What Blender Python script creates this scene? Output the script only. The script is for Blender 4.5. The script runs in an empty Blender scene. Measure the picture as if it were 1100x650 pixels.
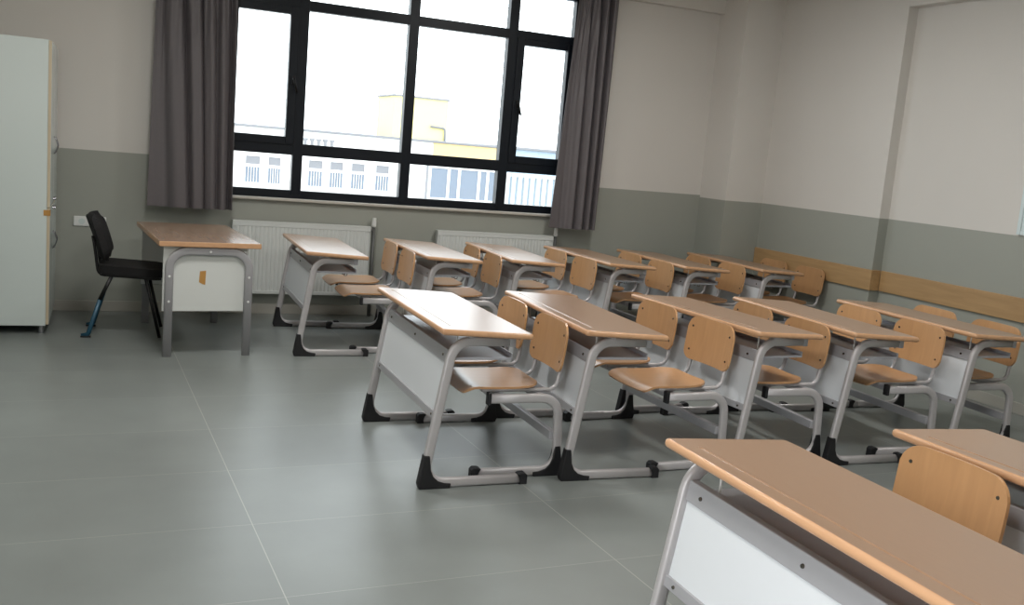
import bpy, bmesh, math, random
from mathutils import Vector, Matrix
random.seed(7)
S = bpy.context.scene
C = S.collection
PI = math.pi

# ------------------------------------------------------------------ materials
def new_mat(name):
    m = bpy.data.materials.new(name); m.use_nodes = True
    nt = m.node_tree
    return m, nt, nt.nodes['Principled BSDF']

def lin(c):
    return tuple((x/255/12.92 if x/255 <= .04045 else ((x/255+.055)/1.055)**2.4) for x in c) + (1.0,)

def noise_mat(name, rgb, rough=.5, metal=0., var=.08, scale=6., bump=0., bscale=60., stretch=(1,1,1), spec=.5, coat=0.):
    m, nt, b = new_mat(name)
    tc = nt.nodes.new('ShaderNodeTexCoord'); mp = nt.nodes.new('ShaderNodeMapping')
    mp.inputs['Scale'].default_value = stretch
    nt.links.new(tc.outputs['Object'], mp.inputs['Vector'])
    n = nt.nodes.new('ShaderNodeTexNoise'); n.inputs['Scale'].default_value = scale; n.inputs['Detail'].default_value = 4
    nt.links.new(mp.outputs[0], n.inputs['Vector'])
    r = nt.nodes.new('ShaderNodeMix'); r.data_type = 'RGBA'
    c = lin(rgb)
    r.inputs['A'].default_value = tuple(x*(1-var) for x in c[:3]) + (1,)
    r.inputs['B'].default_value = tuple(min(1, x*(1+var)) for x in c[:3]) + (1,)
    nt.links.new(n.outputs['Fac'], r.inputs['Factor'])
    nt.links.new(r.outputs['Result'], b.inputs['Base Color'])
    b.inputs['Roughness'].default_value = rough; b.inputs['Metallic'].default_value = metal
    b.inputs['Specular IOR Level'].default_value = spec
    b.inputs['Coat Weight'].default_value = coat
    if bump:
        n2 = nt.nodes.new('ShaderNodeTexNoise'); n2.inputs['Scale'].default_value = bscale
        nt.links.new(mp.outputs[0], n2.inputs['Vector'])
        bp = nt.nodes.new('ShaderNodeBump'); bp.inputs['Strength'].default_value = bump; bp.inputs['Distance'].default_value = .002
        nt.links.new(n2.outputs['Fac'], bp.inputs['Height']); nt.links.new(bp.outputs[0], b.inputs['Normal'])
    return m

def wood_mat(name, rgb, rough, var=.14, along='X', coat=0.):
    m, nt, b = new_mat(name)
    tc = nt.nodes.new('ShaderNodeTexCoord'); mp = nt.nodes.new('ShaderNodeMapping')
    s = {'X': (1.2, 14, 14), 'Y': (14, 1.2, 14), 'Z': (14, 14, 1.2)}[along]
    mp.inputs['Scale'].default_value = s
    nt.links.new(tc.outputs['Object'], mp.inputs['Vector'])
    n = nt.nodes.new('ShaderNodeTexNoise'); n.inputs['Scale'].default_value = 2.2; n.inputs['Detail'].default_value = 6
    n.inputs['Distortion'].default_value = .6
    nt.links.new(mp.outputs[0], n.inputs['Vector'])
    oi = nt.nodes.new('ShaderNodeObjectInfo')
    r = nt.nodes.new('ShaderNodeMix'); r.data_type = 'RGBA'
    c = lin(rgb)
    r.inputs['A'].default_value = (c[0]*(1-var), c[1]*(1-var*1.25), c[2]*(1-var*1.5), 1)
    r.inputs['B'].default_value = (min(1, c[0]*(1+var)), min(1, c[1]*(1+var)), min(1, c[2]*(1+var)), 1)
    nt.links.new(n.outputs['Fac'], r.inputs['Factor'])
    hsv = nt.nodes.new('ShaderNodeHueSaturation')
    mr = nt.nodes.new('ShaderNodeMapRange'); mr.inputs['To Min'].default_value = .92; mr.inputs['To Max'].default_value = 1.08
    nt.links.new(oi.outputs['Random'], mr.inputs['Value']); nt.links.new(mr.outputs[0], hsv.inputs['Value'])
    nt.links.new(r.outputs['Result'], hsv.inputs['Color'])
    nt.links.new(hsv.outputs[0], b.inputs['Base Color'])
    b.inputs['Roughness'].default_value = rough
    b.inputs['Coat Weight'].default_value = coat; b.inputs['Coat Roughness'].default_value = .2
    return m

def two_tone_wall(name, split, upper=(210, 207, 202), lower=(154, 157, 149)):
    m, nt, b = new_mat(name)
    g = nt.nodes.new('ShaderNodeNewGeometry'); sx = nt.nodes.new('ShaderNodeSeparateXYZ')
    nt.links.new(g.outputs['Position'], sx.inputs[0])
    gt = nt.nodes.new('ShaderNodeMath'); gt.operation = 'GREATER_THAN'; gt.inputs[1].default_value = split
    nt.links.new(sx.outputs['Z'], gt.inputs[0])
    n = nt.nodes.new('ShaderNodeTexNoise'); n.inputs['Scale'].default_value = 1.3; n.inputs['Detail'].default_value = 3
    nt.links.new(g.outputs['Position'], n.inputs['Vector'])
    mx = nt.nodes.new('ShaderNodeMix'); mx.data_type = 'RGBA'
    mx.inputs['A'].default_value = lin(lower); mx.inputs['B'].default_value = lin(upper)
    nt.links.new(gt.outputs[0], mx.inputs['Factor'])
    hs = nt.nodes.new('ShaderNodeHueSaturation')
    mr = nt.nodes.new('ShaderNodeMapRange'); mr.inputs['To Min'].default_value = .96; mr.inputs['To Max'].default_value = 1.04
    nt.links.new(n.outputs['Fac'], mr.inputs['Value']); nt.links.new(mr.outputs[0], hs.inputs['Value'])
    nt.links.new(mx.outputs['Result'], hs.inputs['Color']); nt.links.new(hs.outputs[0], b.inputs['Base Color'])
    b.inputs['Roughness'].default_value = .55
    n2 = nt.nodes.new('ShaderNodeTexNoise'); n2.inputs['Scale'].default_value = 90
    bp = nt.nodes.new('ShaderNodeBump'); bp.inputs['Strength'].default_value = .08; bp.inputs['Distance'].default_value = .002
    nt.links.new(g.outputs['Position'], n2.inputs['Vector']); nt.links.new(n2.outputs['Fac'], bp.inputs['Height'])
    nt.links.new(bp.outputs[0], b.inputs['Normal'])
    return m

def tile_mat():
    m, nt, b = new_mat('floor_tile')
    g = nt.nodes.new('ShaderNodeNewGeometry')
    mp = nt.nodes.new('ShaderNodeMapping'); mp.vector_type = 'POINT'
    mp.inputs['Rotation'].default_value = (0, 0, -math.radians(2.0))
    nt.links.new(g.outputs['Position'], mp.inputs['Vector'])
    sx = nt.nodes.new('ShaderNodeSeparateXYZ'); nt.links.new(mp.outputs[0], sx.inputs[0])
    def joint(sock, off, step, w):
        a = nt.nodes.new('ShaderNodeMath'); a.operation = 'SUBTRACT'; a.inputs[1].default_value = off
        nt.links.new(sock, a.inputs[0])
        d = nt.nodes.new('ShaderNodeMath'); d.operation = 'DIVIDE'; d.inputs[1].default_value = step
        nt.links.new(a.outputs[0], d.inputs[0])
        r = nt.nodes.new('ShaderNodeMath'); r.operation = 'ROUND'; nt.links.new(d.outputs[0], r.inputs[0])
        s = nt.nodes.new('ShaderNodeMath'); s.operation = 'SUBTRACT'
        nt.links.new(d.outputs[0], s.inputs[0]); nt.links.new(r.outputs[0], s.inputs[1])
        ab = nt.nodes.new('ShaderNodeMath'); ab.operation = 'ABSOLUTE'; nt.links.new(s.outputs[0], ab.inputs[0])
        lt = nt.nodes.new('ShaderNodeMath'); lt.operation = 'LESS_THAN'; lt.inputs[1].default_value = w/step
        nt.links.new(ab.outputs[0], lt.inputs[0])
        fl = nt.nodes.new('ShaderNodeMath'); fl.operation = 'FLOOR'; nt.links.new(d.outputs[0], fl.inputs[0])
        return lt.outputs[0], fl.outputs[0]
    jx, cx = joint(sx.outputs['X'], JX, 1.30, .0019)
    jy, cy = joint(sx.outputs['Y'], JY, .655, .0011)
    mxj = nt.nodes.new('ShaderNodeMath'); mxj.operation = 'MAXIMUM'
    nt.links.new(jx, mxj.inputs[0]); nt.links.new(jy, mxj.inputs[1])
    cv = nt.nodes.new('ShaderNodeCombineXYZ'); nt.links.new(cx, cv.inputs[0]); nt.links.new(cy, cv.inputs[1])
    wn = nt.nodes.new('ShaderNodeTexWhiteNoise'); wn.noise_dimensions = '2D'; nt.links.new(cv.outputs[0], wn.inputs['Vector'])
    n = nt.nodes.new('ShaderNodeTexNoise'); n.inputs['Scale'].default_value = 2.5; n.inputs['Detail'].default_value = 5
    nt.links.new(g.outputs['Position'], n.inputs['Vector'])
    mx = nt.nodes.new('ShaderNodeMix'); mx.data_type = 'RGBA'
    mx.inputs['A'].default_value = lin((114, 119, 117)); mx.inputs['B'].default_value = lin((133, 139, 137))
    nt.links.new(n.outputs['Fac'], mx.inputs['Factor'])
    hs = nt.nodes.new('ShaderNodeHueSaturation')
    mr = nt.nodes.new('ShaderNodeMapRange'); mr.inputs['To Min'].default_value = .96; mr.inputs['To Max'].default_value = 1.04
    nt.links.new(wn.outputs['Value'], mr.inputs['Value']); nt.links.new(mr.outputs[0], hs.inputs['Value'])
    nt.links.new(mx.outputs['Result'], hs.inputs['Color'])
    m2 = nt.nodes.new('ShaderNodeMix'); m2.data_type = 'RGBA'
    nt.links.new(mxj.outputs[0], m2.inputs['Factor']); nt.links.new(hs.outputs[0], m2.inputs['A'])
    m2.inputs['B'].default_value = lin((164, 164, 160))
    nt.links.new(m2.outputs['Result'], b.inputs['Base Color'])
    b.inputs['Roughness'].default_value = .33
    return m

JX, JY = .70, 3.75
M = {}
M['wall_far'] = two_tone_wall('wall_paint_far', 1.293)
M['wall_right'] = two_tone_wall('wall_paint_right', 1.272)
M['floor'] = tile_mat()
M['ceiling'] = noise_mat('ceiling_paint', (225, 222, 214), .9, var=.02)
M['metal'] = noise_mat('grey_powder_coat', (184, 181, 182), .38, .25, var=.03, scale=20)
M['rail'] = noise_mat('grey_rail_paint', (172, 172, 176), .35, .25, var=.03, scale=20)
M['panel'] = noise_mat('white_laminate', (214, 218, 222), .35, var=.02, scale=3)
M['shelf'] = noise_mat('grey_shelf', (172, 173, 180), .3, .1, var=.03)
M['rubber'] = noise_mat('black_rubber', (22, 22, 25), .55, var=.15, scale=30)
M['top'] = noise_mat('beech_laminate', (155, 121, 93), .3, var=.06, scale=30, stretch=(4, .4, 4), spec=.7, coat=.55)
M['top'].node_tree.nodes['Principled BSDF'].inputs['Coat Roughness'].default_value = .3
M['edge'] = wood_mat('beech_edge', (196, 154, 118), .3, along='Y')
M['ply'] = wood_mat('varnished_plywood', (190, 147, 104), .28, along='Z', coat=.3)
M['seat'] = wood_mat('varnished_seat_plywood', (184, 142, 102), .32, along='X', coat=.3)
M['screw'] = noise_mat('screw_steel', (120, 115, 108), .25, .9, var=.1)
M['chrome'] = noise_mat('chrome', (160, 160, 165), .2, .9, var=.03)
M['frame'] = noise_mat('dark_aluminium', (13, 20, 29), .4, .0, var=.06, spec=.3)
M['sill'] = noise_mat('stone_sill', (188, 184, 176), .4, var=.05, scale=12)
M['curtain'] = noise_mat('grey_curtain_cloth', (96, 92, 95), .5, var=.05, scale=40, bump=.15, bscale=400)
M['radiator'] = noise_mat('radiator_enamel', (212, 216, 214), .35, var=.015)
M['white_plastic'] = noise_mat('white_plastic', (222, 224, 222), .4, var=.02)
M['pipe'] = noise_mat('grey_pipe', (92, 94, 92), .45, .2, var=.05)
M['cab'] = noise_mat('gloss_white_board', (208, 218, 216), .16, var=.015, scale=2)
M['cabedge'] = noise_mat('cream_edge', (196, 182, 156), .5, var=.05)
M['tape'] = noise_mat('brown_tape', (186, 138, 72), .5, var=.06)
M['deskside'] = noise_mat('white_board', (212, 215, 212), .4, var=.015)
M['deskmetal'] = noise_mat('grey_desk_tube', (166, 165, 168), .42, .2, var=.03)
M['deskgrey'] = noise_mat('pale_grey_desk_tube', (158, 157, 156), .42, .2, var=.03)
M['desktop'] = wood_mat('teacher_top', (152, 128, 110), .22, var=.08, along='Y')
M['black_cloth'] = noise_mat('black_upholstery', (24, 23, 24), .85, var=.2, scale=80, bump=.3, bscale=300)
M['black_metal'] = noise_mat('black_metal', (20, 20, 22), .4, .3, var=.1)
M['teal'] = noise_mat('teal_metal', (26, 74, 96), .4, .2, var=.08)
M['tile_skirt'] = noise_mat('skirting_tile', (160, 158, 150), .35, var=.04)
M['board'] = noise_mat('pale_board', (206, 220, 222), .4, var=.01)
M['chair_rail'] = wood_mat('pine_chair_rail', (168, 138, 98), .45, var=.22, along='Y')
M['bwall'] = noise_mat('facade_white', (236, 234, 230), .8, var=.02, scale=.4)
M['byellow'] = noise_mat('facade_yellow', (232, 220, 150), .8, var=.03, scale=.4)
M['bochre'] = noise_mat('facade_ochre', (222, 190, 134), .8, var=.03, scale=.4)
M['bgrey'] = noise_mat('facade_grey', (128, 128, 132), .7, var=.04)
M['bglass'] = noise_mat('facade_glass', (112, 122, 136), .2, var=.08)
M['bblue'] = noise_mat('facade_pale_blue', (160, 176, 190), .7, var=.03, scale=.4)
M['asphalt'] = noise_mat('street', (120, 120, 118), .9, var=.08)

gm, nt, b = new_mat('window_glass')
for n in list(nt.nodes):
    if n.type == 'BSDF_PRINCIPLED': nt.nodes.remove(n)
tr = nt.nodes.new('ShaderNodeBsdfTransparent'); tr.inputs[0].default_value = (.97, .985, .98, 1)
gl = nt.nodes.new('ShaderNodeBsdfGlossy'); gl.inputs['Roughness'].default_value = .02
mxs = nt.nodes.new('ShaderNodeMixShader'); mxs.inputs[0].default_value = .05
nt.links.new(tr.outputs[0], mxs.inputs[1]); nt.links.new(gl.outputs[0], mxs.inputs[2])
nt.links.new(mxs.outputs[0], nt.nodes['Material Output'].inputs['Surface'])
M['glass'] = gm

# ------------------------------------------------------------------ mesh helpers
class MB:
    def __init__(s): s.bm = bmesh.new()
    def box(s, a, b_, bev=0., seg=2, mi=0):
        lo = Vector(map(min, a, b_)); hi = Vector(map(max, a, b_))
        t = bmesh.new()
        bmesh.ops.create_cube(t, size=1, matrix=Matrix.Translation((lo+hi)/2) @ Matrix.Diagonal(((hi-lo).x, (hi-lo).y, (hi-lo).z, 1)))
        if bev: bmesh.ops.bevel(t, geom=t.edges[:], offset=bev, segments=seg, profile=.5, affect='EDGES')
        s._add(t, mi); return s
    def _add(s, t, mi=0, smooth=False):
        for f in t.faces:
            f.material_index = mi
            if smooth: f.smooth = True
        me = bpy.data.meshes.new('tmp'); t.to_mesh(me); t.free()
        s.bm.from_mesh(me); bpy.data.meshes.remove(me)
    def sweep(s, pts, sec, side, closed_sec=True, cap=True, mi=0, smooth=True):
        """sec: list of (u,v); u along the in-plane normal, v along SIDE (fixed)."""
        t = bmesh.new(); side = Vector(side).normalized(); rings = []
        n = len(pts); P = [Vector(p) for p in pts]
        for i in range(n):
            d = (P[min(i+1, n-1)]-P[max(i-1, 0)]).normalized()
            nn = side.cross(d).normalized()
            rings.append([t.verts.new(P[i]+nn*u+side*v) for u, v in sec])
        k = len(sec)
        for i in range(n-1):
            for j in range(k):
                t.faces.new((rings[i][j], rings[i][(j+1) % k], rings[i+1][(j+1) % k], rings[i+1][j]))
        if cap:
            t.faces.new(rings[0][::-1]); t.faces.new(rings[-1])
        bmesh.ops.recalc_face_normals(t, faces=t.faces[:])
        s._add(t, mi, smooth); return s
    def prism(s, poly, y0, y1, bev=0., mi=0, axis='Y'):
        t = bmesh.new()
        f = {'Y': lambda p, h: (p[0], h, p[1]), 'Z': lambda p, h: (p[0], p[1], h), 'X': lambda p, h: (h, p[0], p[1])}[axis]
        a = [t.verts.new(f(p, y0)) for p in poly]; c = [t.verts.new(f(p, y1)) for p in poly]
        n = len(poly)
        t.faces.new(a); t.faces.new(c[::-1])
        for i in range(n): t.faces.new((a[i], c[i], c[(i+1) % n], a[(i+1) % n]))
        bmesh.ops.recalc_face_normals(t, faces=t.faces[:])
        if bev: bmesh.ops.bevel(t, geom=t.edges[:], offset=bev, segments=2, profile=.5, affect='EDGES')
        s._add(t, mi); return s
    def disc(s, c, axis, r, h, seg=12, mi=0):
        t = bmesh.new()
        q = Vector((0, 0, 1)).rotation_difference(Vector(axis).normalized()).to_matrix().to_4x4()
        bmesh.ops.create_cone(t, cap_ends=True, segments=seg, radius1=r, radius2=r*.8, depth=h, matrix=Matrix.Translation(c) @ q)
        s._add(t, mi); return s
    def sheet(s, P, th, nu, nv, mi=0):
        """P[i][j] grid of points with a thickness along the local normal."""
        t = bmesh.new()
        N = [[None]*nv for _ in range(nu)]
        for i in range(nu):
            for j in range(nv):
                du = P[min(i+1, nu-1)][j]-P[max(i-1, 0)][j]; dv = P[i][min(j+1, nv-1)]-P[i][max(j-1, 0)]
                nn = du.cross(dv); N[i][j] = nn.normalized() if nn.length > 1e-12 else Vector((0, 0, 1))
        A = [[t.verts.new(P[i][j]+N[i][j]*th/2) for j in range(nv)] for i in range(nu)]
        B = [[t.verts.new(P[i][j]-N[i][j]*th/2) for j in range(nv)] for i in range(nu)]
        for i in range(nu-1):
            for j in range(nv-1):
                t.faces.new((A[i][j], A[i+1][j], A[i+1][j+1], A[i][j+1]))
                t.faces.new((B[i][j], B[i][j+1], B[i+1][j+1], B[i+1][j]))
        for f in t.faces: f.smooth = True
        rim = [(i, 0) for i in range(nu)]+[(nu-1, j) for j in range(1, nv)]+[(i, nv-1) for i in range(nu-2, -1, -1)]+[(0, j) for j in range(nv-2, 0, -1)]
        for q in range(len(rim)):
            (i, j), (k, l) = rim[q], rim[(q+1) % len(rim)]
            t.faces.new((A[i][j], A[k][l], B[k][l], B[i][j]))
        bmesh.ops.recalc_face_normals(t, faces=t.faces[:])
        for e in t.edges:
            if len(e.link_faces) == 2 and e.calc_face_angle(0) > 1.0: e.smooth = False
        s._add(t, mi); return s
    def build(s, name, mats, parent=None, loc=(0, 0, 0), auto=True):
        me = bpy.data.meshes.new(name); s.bm.to_mesh(me); s.bm.free()
        for m in (mats if isinstance(mats, (list, tuple)) else [mats]): me.materials.append(m)
        o = bpy.data.objects.new(name, me); C.objects.link(o)
        o.location = loc
        if parent: o.parent = parent
        return o

def round_rect(w, h, r, seg=4):
    o = []
    for cx, cy, a0 in ((w/2-r, h/2-r, 0), (-w/2+r, h/2-r, 90), (-w/2+r, -h/2+r, 180), (w/2-r, -h/2+r, 270)):
        for k in range(seg+1):
            a = math.radians(a0+90*k/seg); o.append((cx+r*math.cos(a), cy+r*math.sin(a)))
    return o

def circle(r, n=10): return [(r*math.cos(2*PI*k/n), r*math.sin(2*PI*k/n)) for k in range(n)]

def fillet(pts, rad, seg=7):
    P = [Vector(p) for p in pts]; out = [P[0]]
    for i in range(1, len(P)-1):
        r = rad[i-1] if isinstance(rad, (list, tuple)) else rad
        a = (P[i-1]-P[i]).normalized(); b_ = (P[i+1]-P[i]).normalized()
        ang = a.angle(b_); d = r/math.tan(ang/2)
        s0 = P[i]+a*d; s1 = P[i]+b_*d
        c = P[i]+(a+b_).normalized()*(r/math.sin(ang/2))
        v0 = s0-c; v1 = s1-c; th = v0.angle(v1)
        for k in range(seg+1):
            f = k/seg
            out.append(c+(v0*math.sin((1-f)*th)+v1*math.sin(f*th))/math.sin(th))
    out.append(P[-1]); return out

def tag(o, label=None, cat=None, group=None, kind=None):
    if label: o['label'] = label
    if cat: o['category'] = cat
    if group: o['group'] = group
    if kind: o['kind'] = kind
    return o

def empty(name, loc=(0, 0, 0), rz=0.):
    o = bpy.data.objects.new(name, None); C.objects.link(o)
    o.location = loc; o.rotation_euler = (0, 0, rz); o.empty_display_size = .1
    return o

def copy_tree(o, parent=None):
    c = o.copy(); C.objects.link(c)
    if parent: c.parent = parent
    for ch in list(o.children): copy_tree(ch, c)
    return c

def struct(name, mb, mat, parent=None):
    o = mb.build(name, mat, parent)
    if not parent:
        o['kind'] = 'structure'
    return o

# ------------------------------------------------------------------ the room
YW, XW, XR = 8.45, 6.02, 6.12        # far wall, right wall, its recessed run
XL, YN, ZC = -.98, -1.15, 3.3
XC, YC = 5.585, 8.0                  # corner column
YS = 6.385                           # where the right wall steps back
WX0, WX1, WZ0, WZ1 = .85, 4.10, 1.005, 3.05
struct('floor', MB().box((XL-.2, YN-.2, -.12), (XR+.2, YW+.2, 0)), M['floor'])
struct('ceiling', MB().box((XL-.2, YN-.2, ZC), (XR+.2, YW+.2, ZC+.12)), M['ceiling'])
struct('wall_far', MB().box((XL-.2, YW, 0), (WX0, YW+.2, ZC)).box((WX1, YW, 0), (XR+.2, YW+.2, ZC))
       .box((WX0, YW, 0), (WX1, YW+.2, WZ0)).box((WX0, YW, WZ1), (WX1, YW+.2, ZC))
       , M['wall_far'])
struct('beam', MB().box((XL, YW-.08, 3.075), (XC+.02, YW+.01, ZC)), M['wall_far'])
struct('wall_right', MB().box((XW, YS, 0), (XR+.2, YW, ZC)).box((XR, YN-.2, 0), (XR+.2, YS, ZC))
       .box((XW, YN, 3.005), (XR+.01, YS, ZC)), M['wall_right'])
struct('column', MB().box((XC, YC, 0), (XW+.01, YW+.01, ZC)), M['wall_right'])
DY0, DY1, DZ = .15, 1.20, 2.15       # unseen opening added in the left wall to let fill light in
struct('wall_left', MB().box((XL-.2, YN-.2, 0), (XL, DY0, ZC)).box((XL-.2, DY1, 0), (XL, YW, ZC)).box((XL-.2, DY0, DZ), (XL, DY1, ZC)), M['wall_far'])
struct('wall_near', MB().box((XL, YN-.2, 0), (XR, YN, ZC)), M['wall_far'])
struct('fill_doorway_1', MB().box((XL-.22, DY0-.06, 0), (XL+.02, DY0, DZ+.06), .004).box((XL-.22, DY1, 0), (XL+.02, DY1+.06, DZ+.06), .004)
       .box((XL-.22, DY0, DZ), (XL+.02, DY1, DZ+.06), .004), M['frame'])  # casing of the added doorway that the side fill shines through
struct('baseboard_far', MB().box((XL, YW-.014, 0), (XC, YW, .085), .003).box((XC-.014, YC-.014, 0), (XC, YW, .085), .003)
       .box((XC, YC-.014, 0), (XW, YC, .085), .003), M['tile_skirt'])
struct('baseboard_right', MB().box((XW-.014, YS-.014, 0), (XW, YC-.014, .085), .003).box((XW, YS-.014, 0), (XR, YS, .085), .003)
       .box((XR-.014, YN, 0), (XR, YS-.014, .085), .003), M['tile_skirt'])
# pine chair rail along the right wall, turning round the step
struct('trim_1', MB().box((XW-.022, YS-.022, .658), (XW, YC-.002, .832), .004).box((XW, YS-.022, .658), (XR-.022, YS, .832), .004)
       .box((XR-.022, YN, .658), (XR, YS-.022, .832), .004), M['chair_rail'])
struct('window_sill', MB().box((WX0-.05, YW-.045, .982), (WX1+.05, YW+.11, 1.006), .006), M['sill'])

# window: aluminium frame, mullions, two sashes, twelve panes
win = empty('window_1', ((WX0+WX1)/2, YW+.08, WZ0)); win['kind'] = 'structure'
def W(name, mb, mat, parent=win):
    o = mb.build(name, mat); o.parent = parent
    base = Vector(win.location)
    o.location = -base
    return o
YG0, YG1 = YW+.03, YW+.11
f = MB()
f.box((WX0, YG0, WZ0), (WX1, YG1, 1.075), .004).box((WX0, YG0, 3.0), (WX1, YG1, WZ1), .004)
f.box((WX0, YG0, WZ0), (WX0+.075, YG1, WZ1), .004).box((WX1-.075, YG0, WZ0), (WX1, YG1, WZ1), .004)
W('window_frame', f, M['frame'])
f = MB()
for x0, x1 in ((1.470, 1.556), (2.428, 2.517), (3.366, 3.458)): f.box((x0, YG0-.004, WZ0+.03), (x1, YG1, WZ1-.03), .004)
for z0, z1 in ((1.375, 1.475), (2.585, 2.668)): f.box((WX0+.03, YG0-.002, z0), (WX1-.03, YG1, z1), .004)
W('mullion_grid', f, M['frame'])
for x0, x1, hx in ((.905, 1.475, 1.442), (3.455, 4.045, 3.495)):
    f = MB(); z0, z1 = 1.46, 2.60
    f.box((x0, YG0-.016, z0), (x0+.075, YG1-.02, z1), .005).box((x1-.075, YG0-.016, z0), (x1, YG1-.02, z1), .005)
    f.box((x0+.075, YG0-.014, z0), (x1-.075, YG1-.02, z0+.068), .003).box((x0+.075, YG0-.014, z1-.062), (x1-.075, YG1-.02, z1), .003)
    sash = W('sash', f, M['frame'])
    h = MB().box((hx-.013, YG0-.03, 1.965), (hx+.013, YG0-.014, 2.035), .003)
    h.sweep(fillet([(hx, YG0-.03, 2.01), (hx, YG0-.055, 2.01), (hx+.03, YG0-.058, 1.90)], .012, 4), round_rect(.014, .02, .005, 2), (1, 0, 0))
    h = h.build('handle', M['black_metal']); h.parent = sash
for x0, x1 in ((.92, 1.48), (1.55, 2.435), (2.51, 3.372), (3.45, 4.03)):
    for z0, z1 in ((1.07, 1.38), (1.47, 2.59), (2.66, 3.005)):
        W('pane', MB().box((x0, YW+.068, z0), (x1, YW+.074, z1)), M['glass'])

# ------------------------------------------------------------------ curtains
def curtain(name, xa, xb, label, nf, flat, sd):
    """xa, xb: edge x as functions of the height fraction (0 hem, 1 rail)."""
    root = empty(name, ((xa(0)+xb(0))/2, 8.29, .9))
    nz, nx = 30, 200
    P = []
    for i in range(nz):
        v = i/(nz-1); z = .892+v*(3.17-.892)
        row = []
        for j in range(nx):
            u = j/(nx-1)
            ug = u**(flat*(1-v)+1.0*v)                  # folds open out towards the free edge at the hem
            ph = 2*PI*nf*ug+.5*math.sin(2.1*v+4*u)+.35*math.sin(9*u+sd)
            amp = (.010+.046*min(1, max(0, (ug-.04)/.25)))*(1-.25*v)*(.75+.35*math.sin(5.3*u+sd*2))
            sh = math.sin(ph); sh = math.copysign(abs(sh)**.75, sh)
            y = 8.272+amp*sh+.010*math.sin(2.3*ph+1.3+sd)*(.5+.5*v)+.014*math.sin(2*PI*1.3*u+.6)*(1-v)
            y += .006*v**3*math.sin(2*PI*19*u)
            x = xa(v)+(xb(v)-xa(v))*u+.012*math.cos(ph)*min(1, 6*u)*min(1, 6*(1-u))
            row.append(Vector((x, y, z))-root.location)
        P.append(row)
    MB().sheet(P, .004, nz, nx).build('cloth', M['curtain'], root)
    for j in range(9):
        x = xa(1)+(xb(1)-xa(1))*(j+.5)/9
        MB().box((x-.006-root.location.x, -.03, 3.165-.9), (x+.006-root.location.x, 0., 3.199-.9), .002).build('curtain_hook', M['white_plastic'], root)
    tag(root, label, 'curtain', 'grey curtains at the window')
curtain('curtain', lambda v: .308+.036*v, lambda v: .962-.028*v, 'dark grey pleated curtain between the white cabinet and the window, over the teacher table', 4.7, 1.9, .4)
curtain('curtain', lambda v: 3.848+.105*v, lambda v: 4.325+.03*v, 'dark grey pleated curtain on the window side towards the wooden wall rail', 4.2, 1.9, 1.9)
rl = MB().sweep([(.1, 8.285, 3.215), (4.7, 8.285, 3.215)], round_rect(.03, .03, .006, 2), (0, 1, 0))
for x in (.3, 2.4, 4.5): rl.box((x-.02, 8.285, 3.20), (x+.02, 8.371, 3.235), .003)
tag(rl.build('curtain_rail', M['white_plastic']), 'white curtain rail fixed to the beam above the window', 'curtain rail')

# ------------------------------------------------------------------ radiators
def radiator(x0, x1, label):
    root = empty('radiator', ((x0+x1)/2, 8.40, .18))
    ox, oy, oz = root.location
    w = (x1-x0)/2
    z0, z1 = .185, .805
    nb = int((x1-x0)/.034)
    secp = []
    t = []
    for k in range(nb):
        x = -w+.02+(2*w-.04)*k/nb; d = (2*w-.04)/nb
        t += [(x, 8.366), (x+d*.3, 8.361), (x+d*.7, 8.361), (x+d*1.0-.0005, 8.366)]
    m = MB()
    poly = [(-w+.005, 8.376)]+t+[(w-.005, 8.376)]
    bmt = bmesh.new()
    lo = [bmt.verts.new((p[0], p[1]-oy, z0+.02-oz)) for p in poly]; hi = [bmt.verts.new((p[0], p[1]-oy, z1-.03-oz)) for p in poly]
    for k in range(len(poly)-1): bmt.faces.new((lo[k], lo[k+1], hi[k+1], hi[k]))
    m._add(bmt)
    m.box((-w, 8.372-oy, z0-oz), (w, 8.384-oy, z1-.01-oz), .003)
    m.box((-w, 8.358-oy, z1-.045-oz), (w, 8.374-oy, z1-.012-oz), .004).box((-w, 8.358-oy, z0-oz), (w, 8.374-oy, z0+.03-oz), .004)
    m.build('front_panel', M['radiator'], root)
    MB().box((-w, 8.410-oy, z0-oz), (w, 8.424-oy, z1-.01-oz), .003).build('rear_panel', M['radiator'], root)
    g = MB().box((-w, 8.356-oy, z1-.012-oz), (w, 8.366-oy, z1-oz), .002).box((-w, 8.416-oy, z1-.012-oz), (w, 8.426-oy, z1-oz), .002)
    for k in range(60):
        x = -w+2*w*(k+.5)/60; g.box((x-.004, 8.364-oy, z1-.011-oz), (x+.004, 8.418-oy, z1-.001-oz))
    g.box((-w, 8.36-oy, z0-oz), (-w+.004, 8.424-oy, z1-oz)).box((w-.004, 8.36-oy, z0-oz), (w, 8.424-oy, z1-oz))
    g.build('top_grille', M['radiator'], root)
    for s in (-1, 1): MB().box((s*w*.75-.02, 8.42-oy, .25-oz), (s*w*.75+.02, YW-.001-oy, .7-oz), .003).build('bracket', M['radiator'], root)
    vx = w+.035
    v = MB().disc((vx, 8.395-oy, .845-oz), (0, 0, 1), .021, .075, 14).disc((vx, 8.395-oy, .80-oz), (0, 0, 1), .014, .02, 12)
    v.build('valve_head', M['white_plastic'], root)
    p = MB().sweep([(vx, 8.395-oy, .80-oz), (vx, 8.395-oy, 0-oz)], circle(.016, 10), (0, 1, 0))
    p.sweep([(w-.01, 8.395-oy, .77-oz), (vx, 8.395-oy, .77-oz)], circle(.012, 10), (0, 1, 0))
    p.build('pipe', M['pipe'], root)
    tag(root, label, 'radiator', 'white panel radiators under the window')
radiator(.985, 2.165, 'white ribbed panel radiator under the window, beside the teacher table')
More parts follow.
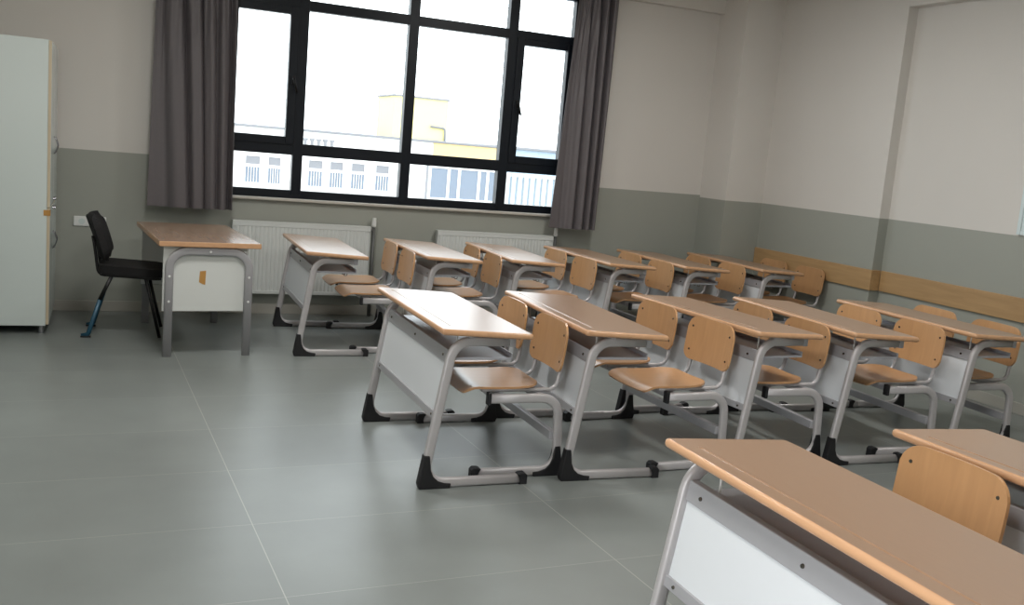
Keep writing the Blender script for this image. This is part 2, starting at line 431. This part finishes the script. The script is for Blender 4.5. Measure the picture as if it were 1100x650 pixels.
radiator(2.785, 3.945, 'white panel radiator under the window, behind the school desks with glare on their tops')

# ------------------------------------------------------------------ wall socket
r = empty('wall_socket', (-.108, YW-.012, .727))
MB().box((-.12, 0, -.04), (.12, .0125, .04), .006).build('cover_plate', M['white_plastic'], r)
for s in (-.06, .06): MB().disc((s, -.001, 0), (0, 1, 0), .024, .006, 18).build('socket_insert', M['cab'], r)
tag(r, 'white double wall socket behind the black chair', 'wall socket')

# notice board on the recessed wall
r = empty('notice_board', (XR-.015, 4.35, 1.28))
MB().box((0, -.73, .02), (.012, .73, 1.05), .002).build('board_panel', M['board'], r)
f = MB()
for a in ((-.75, -.72), (.72, .75)): f.box((-.008, a[0], 0), (.0145, a[1], 1.07), .003)
for a in ((0, .03), (1.04, 1.07)): f.box((-.006, -.72, a[0]), (.0145, .72, a[1]), .002)
f.build('board_frame', M['board'], r)
tag(r, 'pale blue-white board mounted on the wall above the wooden rail', 'notice board')

# ------------------------------------------------------------------ cabinet
cx0, cx1, cy0, cy1 = XL+.01, -.374, 7.5, 8.4
r = empty('tall_cabinet', ((cx0+cx1)/2, (cy0+cy1)/2, 0))
ox, oy, _ = r.location
def B(m, a, b_, **k): return m.box((a[0]-ox, a[1]-oy, a[2]), (b_[0]-ox, b_[1]-oy, b_[2]), **k)
m = MB(); B(m, (cx0, cy0, .06), (cx1, cy0+.02, 2.045), bev=.003); B(m, (cx0, cy1-.02, .06), (cx1, cy1, 2.045), bev=.003)
B(m, (cx0, cy0+.02, 2.024), (cx1, cy1-.02, 2.0445)); B(m, (cx0, cy0+.02, .0605), (cx1, cy1-.02, .08)); B(m, (cx0, cy0+.02, .08), (cx0+.01, cy1-.02, 2.024))
B(m, (cx0+.01, cy0+.02, .89), (cx1-.004, cy1-.02, .91))
m.build('body', M['cab'], r)
for z0, z1, hz in ((.07, .897, .63), (.903, 2.04, 1.325)):
    for k in (0, 1):
        y0 = cy0+.002+k*.45; y1 = y0+.446
        m = MB(); B(m, (cx1+.001, y0, z0), (cx1+.021, y1, z1), bev=.002)
        bmesh.ops.recalc_face_normals(m.bm, faces=m.bm.faces[:])
        for fc in m.bm.faces: fc.material_index = 1 if abs(fc.normal.x) > .8 else 0
        d = m.build('door', [M['cabedge'], M['cab']], r)
        m = MB(); yy = (y1-.03) if k == 0 else (y0+.03)
        yy -= oy; xx = cx1+.021-ox
        m.sweep(fillet([(xx-.002, yy, hz-.062), (xx+.012, yy, hz-.05), (xx+.03, yy, hz), (xx+.012, yy, hz+.05), (xx-.002, yy, hz+.062)], [.01, .05, .01], 4), circle(.005, 8), (0, 1, 0))
        m.build('handle', M['chrome'], d)
        zl = .87 if z1 < 1 else .935
        MB().disc((xx+.008, yy, zl), (1, 0, 0), .011, .018, 14).build('lock', M['chrome'], d)
m = MB(); B(m, (cx1-.02, cy0-.0015, .845), (cx1+.024, cy0-.0005, .885)); B(m, (cx1+.0215, cy0-.0015, .845), (cx1+.0235, cy0+.05, .885))
o = m.build('tape_strip', M['tape'], r); o['label'] = 'brown tape strip'
for x in (cx0+.06, cx1-.03):
    for y in (cy0+.05, cy1-.05):
        MB().disc((x-ox, y-oy, .031), (0, 0, 1), .02, .062, 14).build('foot', M['chrome'], r)
tag(r, 'tall glossy white cabinet on short feet, with bow handles', 'cabinet')

# ------------------------------------------------------------------ teacher table
tt = empty('teacher_table', (.615, 7.40, 0), math.radians(4.7))
m = MB().box((-.335, -.635, .752), (.335, .635, .788), .005)
bmesh.ops.recalc_face_normals(m.bm, faces=m.bm.faces[:])
for f in m.bm.faces:
    f.material_index = 0 if f.normal.z > .7 else 1
m.build('tabletop', [M['desktop'], M['edge']], tt)
for s in (-1, 1):
    m = MB().sweep(fillet([(-.262, s*.6, .0), (-.262, s*.6, .722), (.262, s*.6, .722), (.262, s*.6, 0)], .12, 10), round_rect(.056, .034, .012, 3), (0, 1, 0))
    fr = m.build('leg_frame', M['deskmetal'], tt)
    for x, z in ((0, .722), (-.262, .55), (-.262, .38), (.262, .55), (.262, .38)):
        MB().disc((x, s*.619, z), (0, s, 0), .009, .006, 10).build('screw', M['white_plastic'], fr)
    sp = MB().box((-.30, s*.58-.009, .31), (.255, s*.58+.009, .75), .002).build('side_panel', M['deskside'], tt)
    if s < 0:
        o = MB().prism([(-.062, .585), (-.022, .59), (-.025, .492), (-.045, .498), (-.066, .51)], s*.58-.0105, s*.58-.0085).build('tape_strip', M['tape'], sp)
        o['label'] = 'scrap of brown tape on the white panel'
MB().box((.235, -.57, .36), (.251, .57, .75), .002).build('front_panel', M['deskside'], tt)
m = MB()
for x in (-.2, .2): m.box((x-.02, -.585, .735), (x+.02, .585, .753), .002)
m.build('cross_rail', M['deskmetal'], tt)
tag(tt, 'teacher table with wooden top, grey arched legs and white side panels', 'teacher table')

# ------------------------------------------------------------------ chair
ch = empty('office_chair', (.165, 7.59, 0), math.radians(-4))
def pad(cx, w0, w1, z0, z1): pass
def cushion(nu, nv, fn, th, name, mat, parent):
    P = [[fn(i/(nu-1), j/(nv-1)) for j in range(nv)] for i in range(nu)]
    return MB().sheet(P, th, nu, nv).build(name, mat, parent)
def rr(d, r): return 0. if d >= r else r-math.sqrt(max(0, r*r-(r-d)**2))
def seat_fn(u, v):
    L = .44; x = -.19+L*u; d = min(u, 1-u)*L
    hw = .225-rr(d, .09)
    y = hw*(2*v-1)
    z = .485+.012*(1-(2*v-1)**2)*(1-(2*u-1)**2)-.01*(2*u-1)
    return Vector((x, y, z))
us = [0, .008, .03, .07, .12, .2, .32, .45, .6, .75, .85, .92, .97, .992, 1]
P = [[seat_fn(u, v) for v in us] for u in us]
s_ = MB().sheet(P, .062, len(us), len(us)).build('seat', M['black_cloth'], ch)
bv = s_.modifiers.new('b', 'BEVEL'); bv.width = .016; bv.segments = 3; bv.limit_method = 'ANGLE'; bv.angle_limit = .7
P = [[Vector((x, y, z-.042)) for x, y, z in [tuple(seat_fn(u*.94+.03, v*.94+.03)) for v in us]] for u in us]
MB().sheet(P, .016, len(us), len(us)).build('seat_shell', M['black_metal'], ch)
def back_fn(u, v):
    H = .285; h = H*u; d = min(u, 1-u)*H
    hw = .215-.02*(1-u)-rr(d, .08)
    q = 2*v-1; y = hw*q
    x = -.172-.075*u-.02*u*u+.05*q*q
    return Vector((x, y, .57+h))
P = [[back_fn(u, v) for v in us] for u in us]
b_ = MB().sheet(P, .05, len(us), len(us)).build('backrest', M['black_cloth'], ch)
bv = b_.modifiers.new('b', 'BEVEL'); bv.width = .014; bv.segments = 3; bv.limit_method = 'ANGLE'; bv.angle_limit = .7
for s in (-1, 1):
    MB().sweep(fillet([(-.05, s*.13, .44), (-.19, s*.13, .445), (-.218, s*.12, .64), (-.232, s*.12, .72)], [.05, .1], 6), round_rect(.02, .032, .006, 2), (0, 1, 0)).build('back_bracket', M['black_metal'], ch)
    rear = MB().sweep([(-.10, s*.205, .44), (-.175, s*.205, .27)], round_rect(.026, .018, .008, 3), (0, 1, 0)).build('leg', M['black_metal'], ch)
    o = MB().sweep(fillet([(-.172, s*.205, .275), (-.245, s*.205, .022), (-.29, s*.205, .012)], .02, 4), round_rect(.030, .022, .009, 3), (0, 1, 0)).build('leg_sleeve', M['teal'], rear)
    o['label'] = 'teal lower part of the rear leg'
    MB().box((-.295, s*.205-.013, 0), (-.225, s*.205+.013, .012), .004).build('foot_pad', M['black_metal'], rear)
    MB().sweep([(.13, s*.20, .44), (.235, s*.205, .006)], round_rect(.024, .018, .008, 3), (0, 1, 0)).build('leg', M['black_metal'], ch)
m = MB()
for x in (-.10, .13): m.sweep([(x, -.205, .438), (x, .205, .438)], circle(.011), (1, 0, 0))
m.build('seat_rail', M['black_metal'], ch)
tag(ch, 'black upholstered chair with teal lower rear legs, drawn up to the teacher table', 'chair')

# ------------------------------------------------------------------ double school desk
HW = .60
def make_desk():
    root = empty('school_desk')
    D, zt, th, slope = .445, .757, .028, .0205/.445
    # tabletop: bullnose outline rings, groove pressed into the top
    t = bmesh.new()
    out = [(x+D/2, y) for x, y in round_rect(D, 2*HW, .011, 4)]
    def ring(inset, z):
        vs = []
        cx, cy = D/2, 0
        for x, y in out:
            sx = (D/2-inset)/(D/2); sy = (HW-inset)/HW
            vs.append(t.verts.new((cx+(x-cx)*sx, y*sy, z)))
        return vs
    rs = [ring(.010, -th), ring(.004, -th+.002), ring(.0008, -th+.007), ring(0, -th/2), ring(.0012, -.006), ring(.005, -.0015), ring(.010, 0)]
    n = len(out)
    t.faces.new(rs[0][::-1]).material_index = 1
    for a, c in zip(rs, rs[1:]):
        for i in range(n):
            f = t.faces.new((a[i], a[(i+1) % n], c[(i+1) % n], c[i])); f.material_index = 1; f.smooth = True
    gx, gw, gl = .062, .019, .50
    rim = []; mid = []
    for k in range(10):
        a = PI*k/9; rim.append((gx+gw/2*math.cos(a), gl+gw/2*math.sin(a)))
    for k in range(10):
        a = PI+PI*k/9; rim.append((gx+gw/2*math.cos(a), -gl+gw/2*math.sin(a)))
    R0 = [t.verts.new((x, y, 0)) for x, y in rim]
    R1 = [t.verts.new((gx+(x-gx)*.6, y-.003*(1 if y > 0 else -1), -.0025)) for x, y in rim]
    k = len(rim)
    e0 = [t.edges.get((rs[-1][i], rs[-1][(i+1) % n])) for i in range(n)]
    e1 = [t.edges.new((R0[i], R0[(i+1) % k])) for i in range(k)]
    r_ = bmesh.ops.triangle_fill(t, edges=e0+e1, use_beauty=True)
    for f in r_['geom']:
        if isinstance(f, bmesh.types.BMFace): f.material_index = 0
    for i in range(k):
        f = t.faces.new((R0[i], R0[(i+1) % k], R1[(i+1) % k], R1[i])); f.material_index = 0
    t.faces.new(R1).material_index = 0
    bmesh.ops.recalc_face_normals(t, faces=t.faces[:])
    for v in t.verts: v.co.z += zt-slope*v.co.x
    me = bpy.data.meshes.new('tabletop'); t.to_mesh(me); t.free()
    me.materials.append(M['top']); me.materials.append(M['edge'])
    o = bpy.data.objects.new('tabletop', me); C.objects.link(o); o.parent = root
    sec = round_rect(.046, .030, .012, 3)
    for s in (-1, 1):
        y = s*.545
        path = fillet([(.47, y, .025), (-.026, y, .025), (.0755, y, .692), (.37, y, .692)], [.085, .10], 9)
        fr = MB().sweep(path, sec, (0, 1, 0)).build('side_frame', M['metal'], root)
        foot = [(-.030, .160), (-.052, .022), (-.044, 0), (.104, 0), (.108, .022), (.075, .026), (.045, .036), (.020, .058), (.006, .09), (-.004, .158)]
        MB().prism(foot, y-.021, y+.021, .004).build('foot_cap', M['rubber'], fr)
        MB().prism([(.440, .05), (.455, .056), (.478, .056), (.490, .045), (.490, 0), (.450, 0), (.455, .012), (.452, .03)], y-.021, y+.021, .003).build('end_cap', M['rubber'], fr)
        MB().box((.345, y-.016, .668), (.374, y+.016, .716), .003).build('tube_plug', M['rail'], fr)
        MB().box((.14, y-.03, .712), (.17, y+.03, .7255), .001).build('top_bracket', M['metal'], fr)
        MB().box((.33, y-.03, .708), (.36, y+.03, .7165), .001).build('top_bracket', M['metal'], fr)
    px = lambda z: -.026+.1522*(z-.025)
    pn = MB().prism([(px(.33), .33), (px(.33)+.014, .33), (px(.60)+.014, .60), (px(.60), .60)], -.53, .53, .002).build('front_panel', M['panel'], root)
    a0, a1 = .583, .645
    rl = MB().prism([(px(a0)-.006, a0), (px(a0)+.02, a0), (px(a1)+.02, a1-.004), (px(a1)+.02, a1), (px(a1)-.006, a1)], -.532, .532, .003).build('top_rail', M['rail'], root)
    for y in (-.46, 0, .46):
        MB().disc((px(.612)-.008, y, .612), (-1, 0, 0), .007, .005, 8).build('screw', M['screw'], rl)
    a0, a1 = .318, .352
    rl = MB().prism([(px(a0)-.008, a0), (px(a0)+.022, a0), (px(a1)+.022, a1), (px(a1)-.008, a1)], -.532, .532, .002).build('bottom_rail', M['rail'], root)
    for y in (-.48, .48):
        MB().disc((px(.335)-.010, y, .335), (-1, 0, 0), .006, .005, 8).build('screw', M['screw'], rl)
    sh = MB().box((.065, -.53, .600), (.375, .53, .612), .002).box((.368, -.53, .600), (.375, .53, .632), .002).build('shelf', M['shelf'], root)
    for y in (-.30, -.24, .24, .30):
        MB().sweep(fillet([(.33, y, .602), (.33, y, .555), (.355, y, .552), (.355, y, .572)], .008, 3), circle(.0035, 6), (0, 1, 0)).build('bag_hook', M['chrome'], sh)
    for y in (-.46, .46):
        MB().disc((.12, y, .668), (0, 0, 1), .004, .115, 8).build('shelf_post', M['white_plastic'], sh)
    return root

def ply_sheet(fn, L, W_, r0, r1, bow, th, name, mat, parent):
    us = [0, .006, .02, .045, .08, .12, .18, .26, .38, .5, .62, .74, .82, .88, .92, .955, .98, .994, 1]
    vs = [0, .03, .1, .2, .3, .4, .5, .6, .7, .8, .9, .97, 1]
    P = []
    for u in us:
        d0, d1 = u*L, (1-u)*L
        hw = W_/2-rr(d0, r0)-rr(d1, r1)
        P.append([fn(u, hw*(2*v-1), bow*((hw*(2*v-1))/(W_/2))**2) for v in vs])
    o = MB().sheet(P, th, len(us), len(vs)).build(name, mat, parent)
    bv = o.modifiers.new('b', 'BEVEL'); bv.width = .0035; bv.segments = 2; bv.limit_method = 'ANGLE'; bv.angle_limit = .8
    return o

def make_bench():
    root = empty('double_bench')
    sec = round_rect(.046, .030, .012, 3)
    for s in (-1, 1):
        y = s*.468
        path = fillet([(-.455, y, .025), (-.022, y, .025), (-.044, y, .392), (-.405, y, .392)], [.09, .095], 9)
        fr = MB().sweep(path, sec, (0, 1, 0)).build('side_frame', M['metal'], root)
        foot = [(-.018, .150), (.004, .022), (-.002, 0), (-.150, 0), (-.154, .022), (-.12, .026), (-.09, .036), (-.067, .058), (-.052, .09), (-.045, .148)]
        MB().prism(foot, y-.021, y+.021, .004).build('foot_cap', M['rubber'], fr)
        MB().prism([(-.425, .05), (-.44, .056), (-.463, .056), (-.475, .045), (-.475, 0), (-.435, 0), (-.44, .012), (-.437, .03)], y-.021, y+.021, .003).build('end_cap', M['rubber'], fr)
        MB().box((-.418, y-.018, .362), (-.400, y+.018, .424), .004).build('arm_plug', M['rubber'], fr)
    MB().box((-.072, -.460, .178), (-.040, .460, .222), .004).build('cross_bar', M['rail'], root)
    MB().box((-.375, -.46, .375), (-.345, .46, .413), .003).box((-.15, -.46, .375), (-.12, .46, .413), .003).build('seat_rail', M['rail'], root)
    for yc in (-.265, .265):
        def sf(u, y, b_):
            x = -.535+.405*u
            d = u*.405
            z = .4405-.030*max(0, 1-d/.075)**2+.010*max(0, (u-.62)/.38)**2-.006*math.sin(PI*u)+b_
            return Vector((x, yc+y, z))
        st = ply_sheet(sf, .405, .40, .035, .10, .008, .011, 'seat', M['seat'], root)
        def bf(u, y, b_):
            return Vector((-.028+.024*u+.004*math.sin(PI*u)-b_, yc+y, .510+.243*u))
        bk = ply_sheet(bf, .243, .41, .055, .075, .022, .011, 'backrest', M['ply'], root)
        for sy in (-1, 1):
            for uz in (.22, .76):
                z = .510+.243*uz; x = -.028+.024*uz+.004*math.sin(PI*uz)-.022*(.165/.205)**2-.006
                MB().disc((x, yc+sy*.165, z), (-1, 0, 0), .007, .005, 8).build('screw', M['screw'], bk)
            y = yc+sy*.155
            pth = fillet([(-.43, y, .4225), (-.042, y, .4225), (-.026, y, .52), (-.007, y, .705)], [.05, .08], 6)
            MB().sweep(pth, circle(.0105, 10), (0, 1, 0)).build('back_support', M['metal'], root)
    return root

desk0 = make_desk(); bench0 = make_bench()
RA, RB, RC = 7.3426, 4.6069, 1.7879
desks = [
 (1.3146, RA, -.0235, 'double school desk beside the radiators, first one behind the teacher table'),
 (2.1744, RA, .0093, 'double school desk with white window glare, second in the row along the radiators'),
 (2.8784, RA, -.0364, 'double school desk with white window glare, third in the row along the radiators'),
 (3.6731, RA, .0367, 'double school desk in front of the curtain hem, fourth in the row along the radiators'),
 (4.4021, RA, 0, 'double school desk, fifth in the row along the radiators, between window curtain and corner column'),
 (5.1703, RA, 0, 'double school desk, last in the row along the radiators, close to the corner column'),
 (1.398, RB, -.0093, 'double school desk at the head of the middle row, whole top white with glare'),
 (2.1396, RB, -.0493, 'double school desk second in the middle row, glare only on its far corner'),
 (3.0627, RB, .074, 'double school desk third in the middle row, turned slightly askew'),
 (3.7532, RB, -.0398, 'double school desk fourth in the middle row, one before the last'),
 (4.6201, RB, -.016, 'double school desk last in the middle row, in front of the wooden wall rail'),
 (1.5433, RC, -.0115, 'large double school desk cut by the picture bottom, with its bright white front panel'),
 (2.4532, RC, .0396, 'double school desk cut by the picture edge, behind the bench at the picture corner'),
]
benches = [
 (2.165, RA, -.0235, 'double plywood bench pushed under the first desk of the row along the radiators'),
 (2.866, RA, -.034, 'double plywood bench behind the second desk of the row along the radiators'),
 (3.662, RA, .03, 'double plywood bench behind the third desk of the row along the radiators'),
 (4.395, RA, .01, 'double plywood bench behind the fourth desk of the row along the radiators'),
 (5.12, RA, 0, 'double plywood bench behind the fifth desk of the row along the radiators'),
 (5.976, RA, -.005, 'double plywood bench last along the radiators, backs against the start of the wooden rail'),
 (2.118, RB+.01, -.02, 'double plywood bench behind the desk at the head of the middle row'),
 (3.050, RB-.01, .035, 'double plywood bench set wide apart from the second desk of the middle row'),
 (3.736, RB+.02, -.03, 'double plywood bench behind the third desk of the middle row'),
 (4.58, RB+.02, -.02, 'double plywood bench behind the fourth desk of the middle row'),
 (5.255, RB+.05, -.06, 'double plywood bench last in the middle row, backs in front of the wooden rail'),
 (2.41, RC+.02, .01, 'double plywood bench at the picture corner, one large back showing behind the desk'),
]
for i, (x, y, a, lab) in enumerate(desks):
    o = desk0 if i == 0 else copy_tree(desk0)
    o.location = (x, y, 0); o.rotation_euler = (0, 0, a)
    tag(o, lab, 'school desk', 'double school desks in three rows')
for i, (x, y, a, lab) in enumerate(benches):
    o = bench0 if i == 0 else copy_tree(bench0)
    o.location = (x, y, 0); o.rotation_euler = (0, 0, a)
    tag(o, lab, 'bench', 'double plywood benches behind the desks')

# ------------------------------------------------------------------ outside
YB, GZ = 40., -9.5
struct('ground', MB().box((-40, 9.5, GZ-.3), (70, 90, GZ)), M['asphalt'])
bl = empty('school_building', (8, YB+5, GZ))
def OB(name, mb, mat, parent=bl):
    o = mb.build(name, mat); o.parent = parent
    o.location = -Vector(bl.location) if parent is bl else (0, 0, 0)
    return o
OB('wall', MB().box((-8, YB, GZ), (16.0, YB+12, 1.70)), M['bwall'])
OB('roof_cornice', MB().box((-8.1, YB-.12, 1.70), (16.1, YB+12.1, 1.80), .02), M['bgrey'])
OB('upper_band', MB().box((12.85, YB-.05, .95), (15.98, YB+.01, 1.69)), M['bochre'])
m = MB().box((11.03, YB+.05, 1.8), (13.40, YB+2.7, 3.50)); m = OB('penthouse', m, M['byellow'])
OB('penthouse_cap', MB().box((10.97, YB, 3.48), (13.46, YB+2.76, 3.56), .01), M['bgrey'], m)
OB('roof_pipe', MB().sweep(fillet([(12.65, YB-.02, 2.36), (13.30, YB-.02, 2.34), (13.33, YB-.02, 1.80)], .12, 5), circle(.05, 8), (0, 1, 0)), M['bgrey'], m)
OB('antenna', MB().sweep([(11.06, YB+2.5, 1.80), (11.06, YB+2.5, 4.6)], circle(.025, 6), (0, 1, 0)), M['bgrey'], m)
for x0, x1 in ((5.11, 5.66), (6.00, 6.47), (7.61, 8.16), (8.49, 9.01), (9.38, 9.92), (10.41, 10.96), (3.2, 3.74), (2.3, 2.84)):
    f = MB().box((x0-.07, YB-.05, -.52), (x0, YB+.02, .62), .01).box((x1, YB-.05, -.52), (x1+.07, YB+.02, .62), .01)
    f.box((x0-.07, YB-.05, .56), (x1+.07, YB+.02, .63), .01).box((x0-.1, YB-.09, -.56), (x1+.1, YB+.02, -.48), .01).box((x0, YB-.05, .13), (x1, YB+.02, .24), .01)
    f = OB('window', f, M['bwall'])
    OB('pane', MB().box((x0, YB-.02, -.48), (x1, YB+.0, .13)), M['bglass'], f)
    OB('transom_pane', MB().box((x0, YB-.02, .24), (x1, YB+.0, .56)), M['bgrey'], f)
    g = MB()
    for k in range(1, 5):
        x = x0+(x1-x0)*k/5; g.box((x-.010, YB-.06, -.48), (x+.010, YB-.03, .13))
    OB('window_bars', g, M['bwall'], f)
f = MB().box((12.72, YB-.06, -.74), (15.95, YB+.02, -.62), .01).box((12.72, YB-.06, .64), (15.95, YB+.02, .76), .01)
for x in (12.77, 13.62, 14.10, 15.02, 15.42, 15.90): f.box((x-.06, YB-.06, -.65), (x+.06, YB+.02, .68), .01)
f = OB('window', f, M['bwall'])
OB('pane', MB().box((12.8, YB-.02, -.62), (15.88, YB, .64)), M['bglass'], f)
for k in range(5):
    x = 7.42+k*.27
    OB('wall_vent', MB().prism([(x-.11, 1.44), (x+.11, 1.44), (x+.05, 1.32), (x+.05, 1.12), (x-.05, 1.12), (x-.05, 1.32)], YB-.08, YB+.01, .01), M['bgrey'])
OB('down_pipe', MB().sweep([(12.64, YB-.05, GZ), (12.64, YB-.05, .85)], circle(.04, 8), (0, 1, 0)), M['bgrey'])
tag(bl, 'white building with a yellow rooftop block and narrow barred windows, seen through the window', 'building')
b2 = empty('ribbed_building', (19, YB+6, GZ))
def OB2(name, mb, mat, parent=b2):
    o = mb.build(name, mat); o.parent = parent
    o.location = -Vector(b2.location) if parent is b2 else (0, 0, 0)
    return o
OB2('wall', MB().box((16.15, YB+.3, GZ), (24, YB+12, 1.72)), M['bblue'])
OB2('roof_cornice', MB().box((16.12, YB+.15, 1.72), (24.1, YB+12.1, 1.84), .02), M['bgrey'])
for k in range(13):
    x = 16.45+k*.30
    OB2('facade_fin', MB().box((x-.05, YB+.05, -2.0), (x+.05, YB+.31, .60), .01).box((x-.10, YB+.02, .50), (x+.06, YB+.31, .66), .01), M['bwall'])
tag(b2, 'pale blue building with a row of vertical ribs beside the curtain, seen through the window', 'building')

# ------------------------------------------------------------------ light
w = bpy.data.worlds.new('overcast'); S.world = w; w.use_nodes = True
bg = w.node_tree.nodes['Background']
bg.inputs['Color'].default_value = (.89, .95, 1.0, 1); bg.inputs['Strength'].default_value = 3.3
def area(name, loc, rot, sx, sy, power, col=(1, 1, 1), portal=False):
    l = bpy.data.lights.new(name, 'AREA'); l.shape = 'RECTANGLE'; l.size = sx; l.size_y = sy; l.energy = power; l.color = col
    if portal: l.cycles.is_portal = True
    o = bpy.data.objects.new(name, l); C.objects.link(o); o.location = loc; o.rotation_euler = rot
    return o
area('window_portal', ((WX0+WX1)/2, YW+.19, (WZ0+WZ1)/2), (-PI/2, 0, 0), WX1-WX0, WZ1-WZ0, 1, portal=True)
# fill light added behind the unseen doorway to brighten the desk panels
area('doorway_fill', (XL-.25, (DY0+DY1)/2, 1.1), (PI/2, 0, -PI/2), 1.0, 2.05, 38, (1., .985, .97))
# fill lights added at the ceiling, out of view, to lift the walls
for i, (x, y) in enumerate([(.5, 2.2), (3.5, 2.6), (.5, 5.4), (3.5, 6.0)]):
    r = empty('fill_light', (x, y, ZC))
    MB().box((-.3, -.3, -.05), (.3, .3, 0), .006).build('housing', M['white_plastic'], r)
    tag(r, 'square white fill light added out of view above the desks', 'added fill light', 'added fill lights')
    area('fill_lamp', (x, y, ZC-.06), (0, 0, 0), .56, .56, 31, (1., .975, .94))

# ------------------------------------------------------------------ camera
yaw, pitch, roll, fpx = .4039, -.1525, .0859, 1042.27
F = Vector((math.sin(yaw)*math.cos(pitch), math.cos(yaw)*math.cos(pitch), math.sin(pitch)))
r0 = Vector((math.cos(yaw), -math.sin(yaw), 0)); u0 = r0.cross(F)
rt = r0*math.cos(roll)+u0*math.sin(roll); up = -r0*math.sin(roll)+u0*math.cos(roll)
cam = bpy.data.cameras.new('camera'); co = bpy.data.objects.new('camera', cam); C.objects.link(co)
mw = Matrix((rt, up, -F)).transposed().to_4x4(); mw.translation = (0, 0, 1.5535)
co.matrix_world = mw
cam.sensor_width = 36; cam.sensor_fit = 'HORIZONTAL'; cam.lens = fpx*36/1100; cam.clip_start = .02; cam.clip_end = 500
S.camera = co
S.view_settings.view_transform = 'Standard'; S.view_settings.look = 'None'
S.view_settings.exposure = 0.47; S.view_settings.gamma = 1; S.view_settings.use_curve_mapping = False
S.cycles.max_bounces = 12; S.cycles.diffuse_bounces = 8; S.cycles.glossy_bounces = 6; S.cycles.transparent_max_bounces = 16
S.cycles.use_denoising = True
S.cycles.sample_clamp_indirect = 8
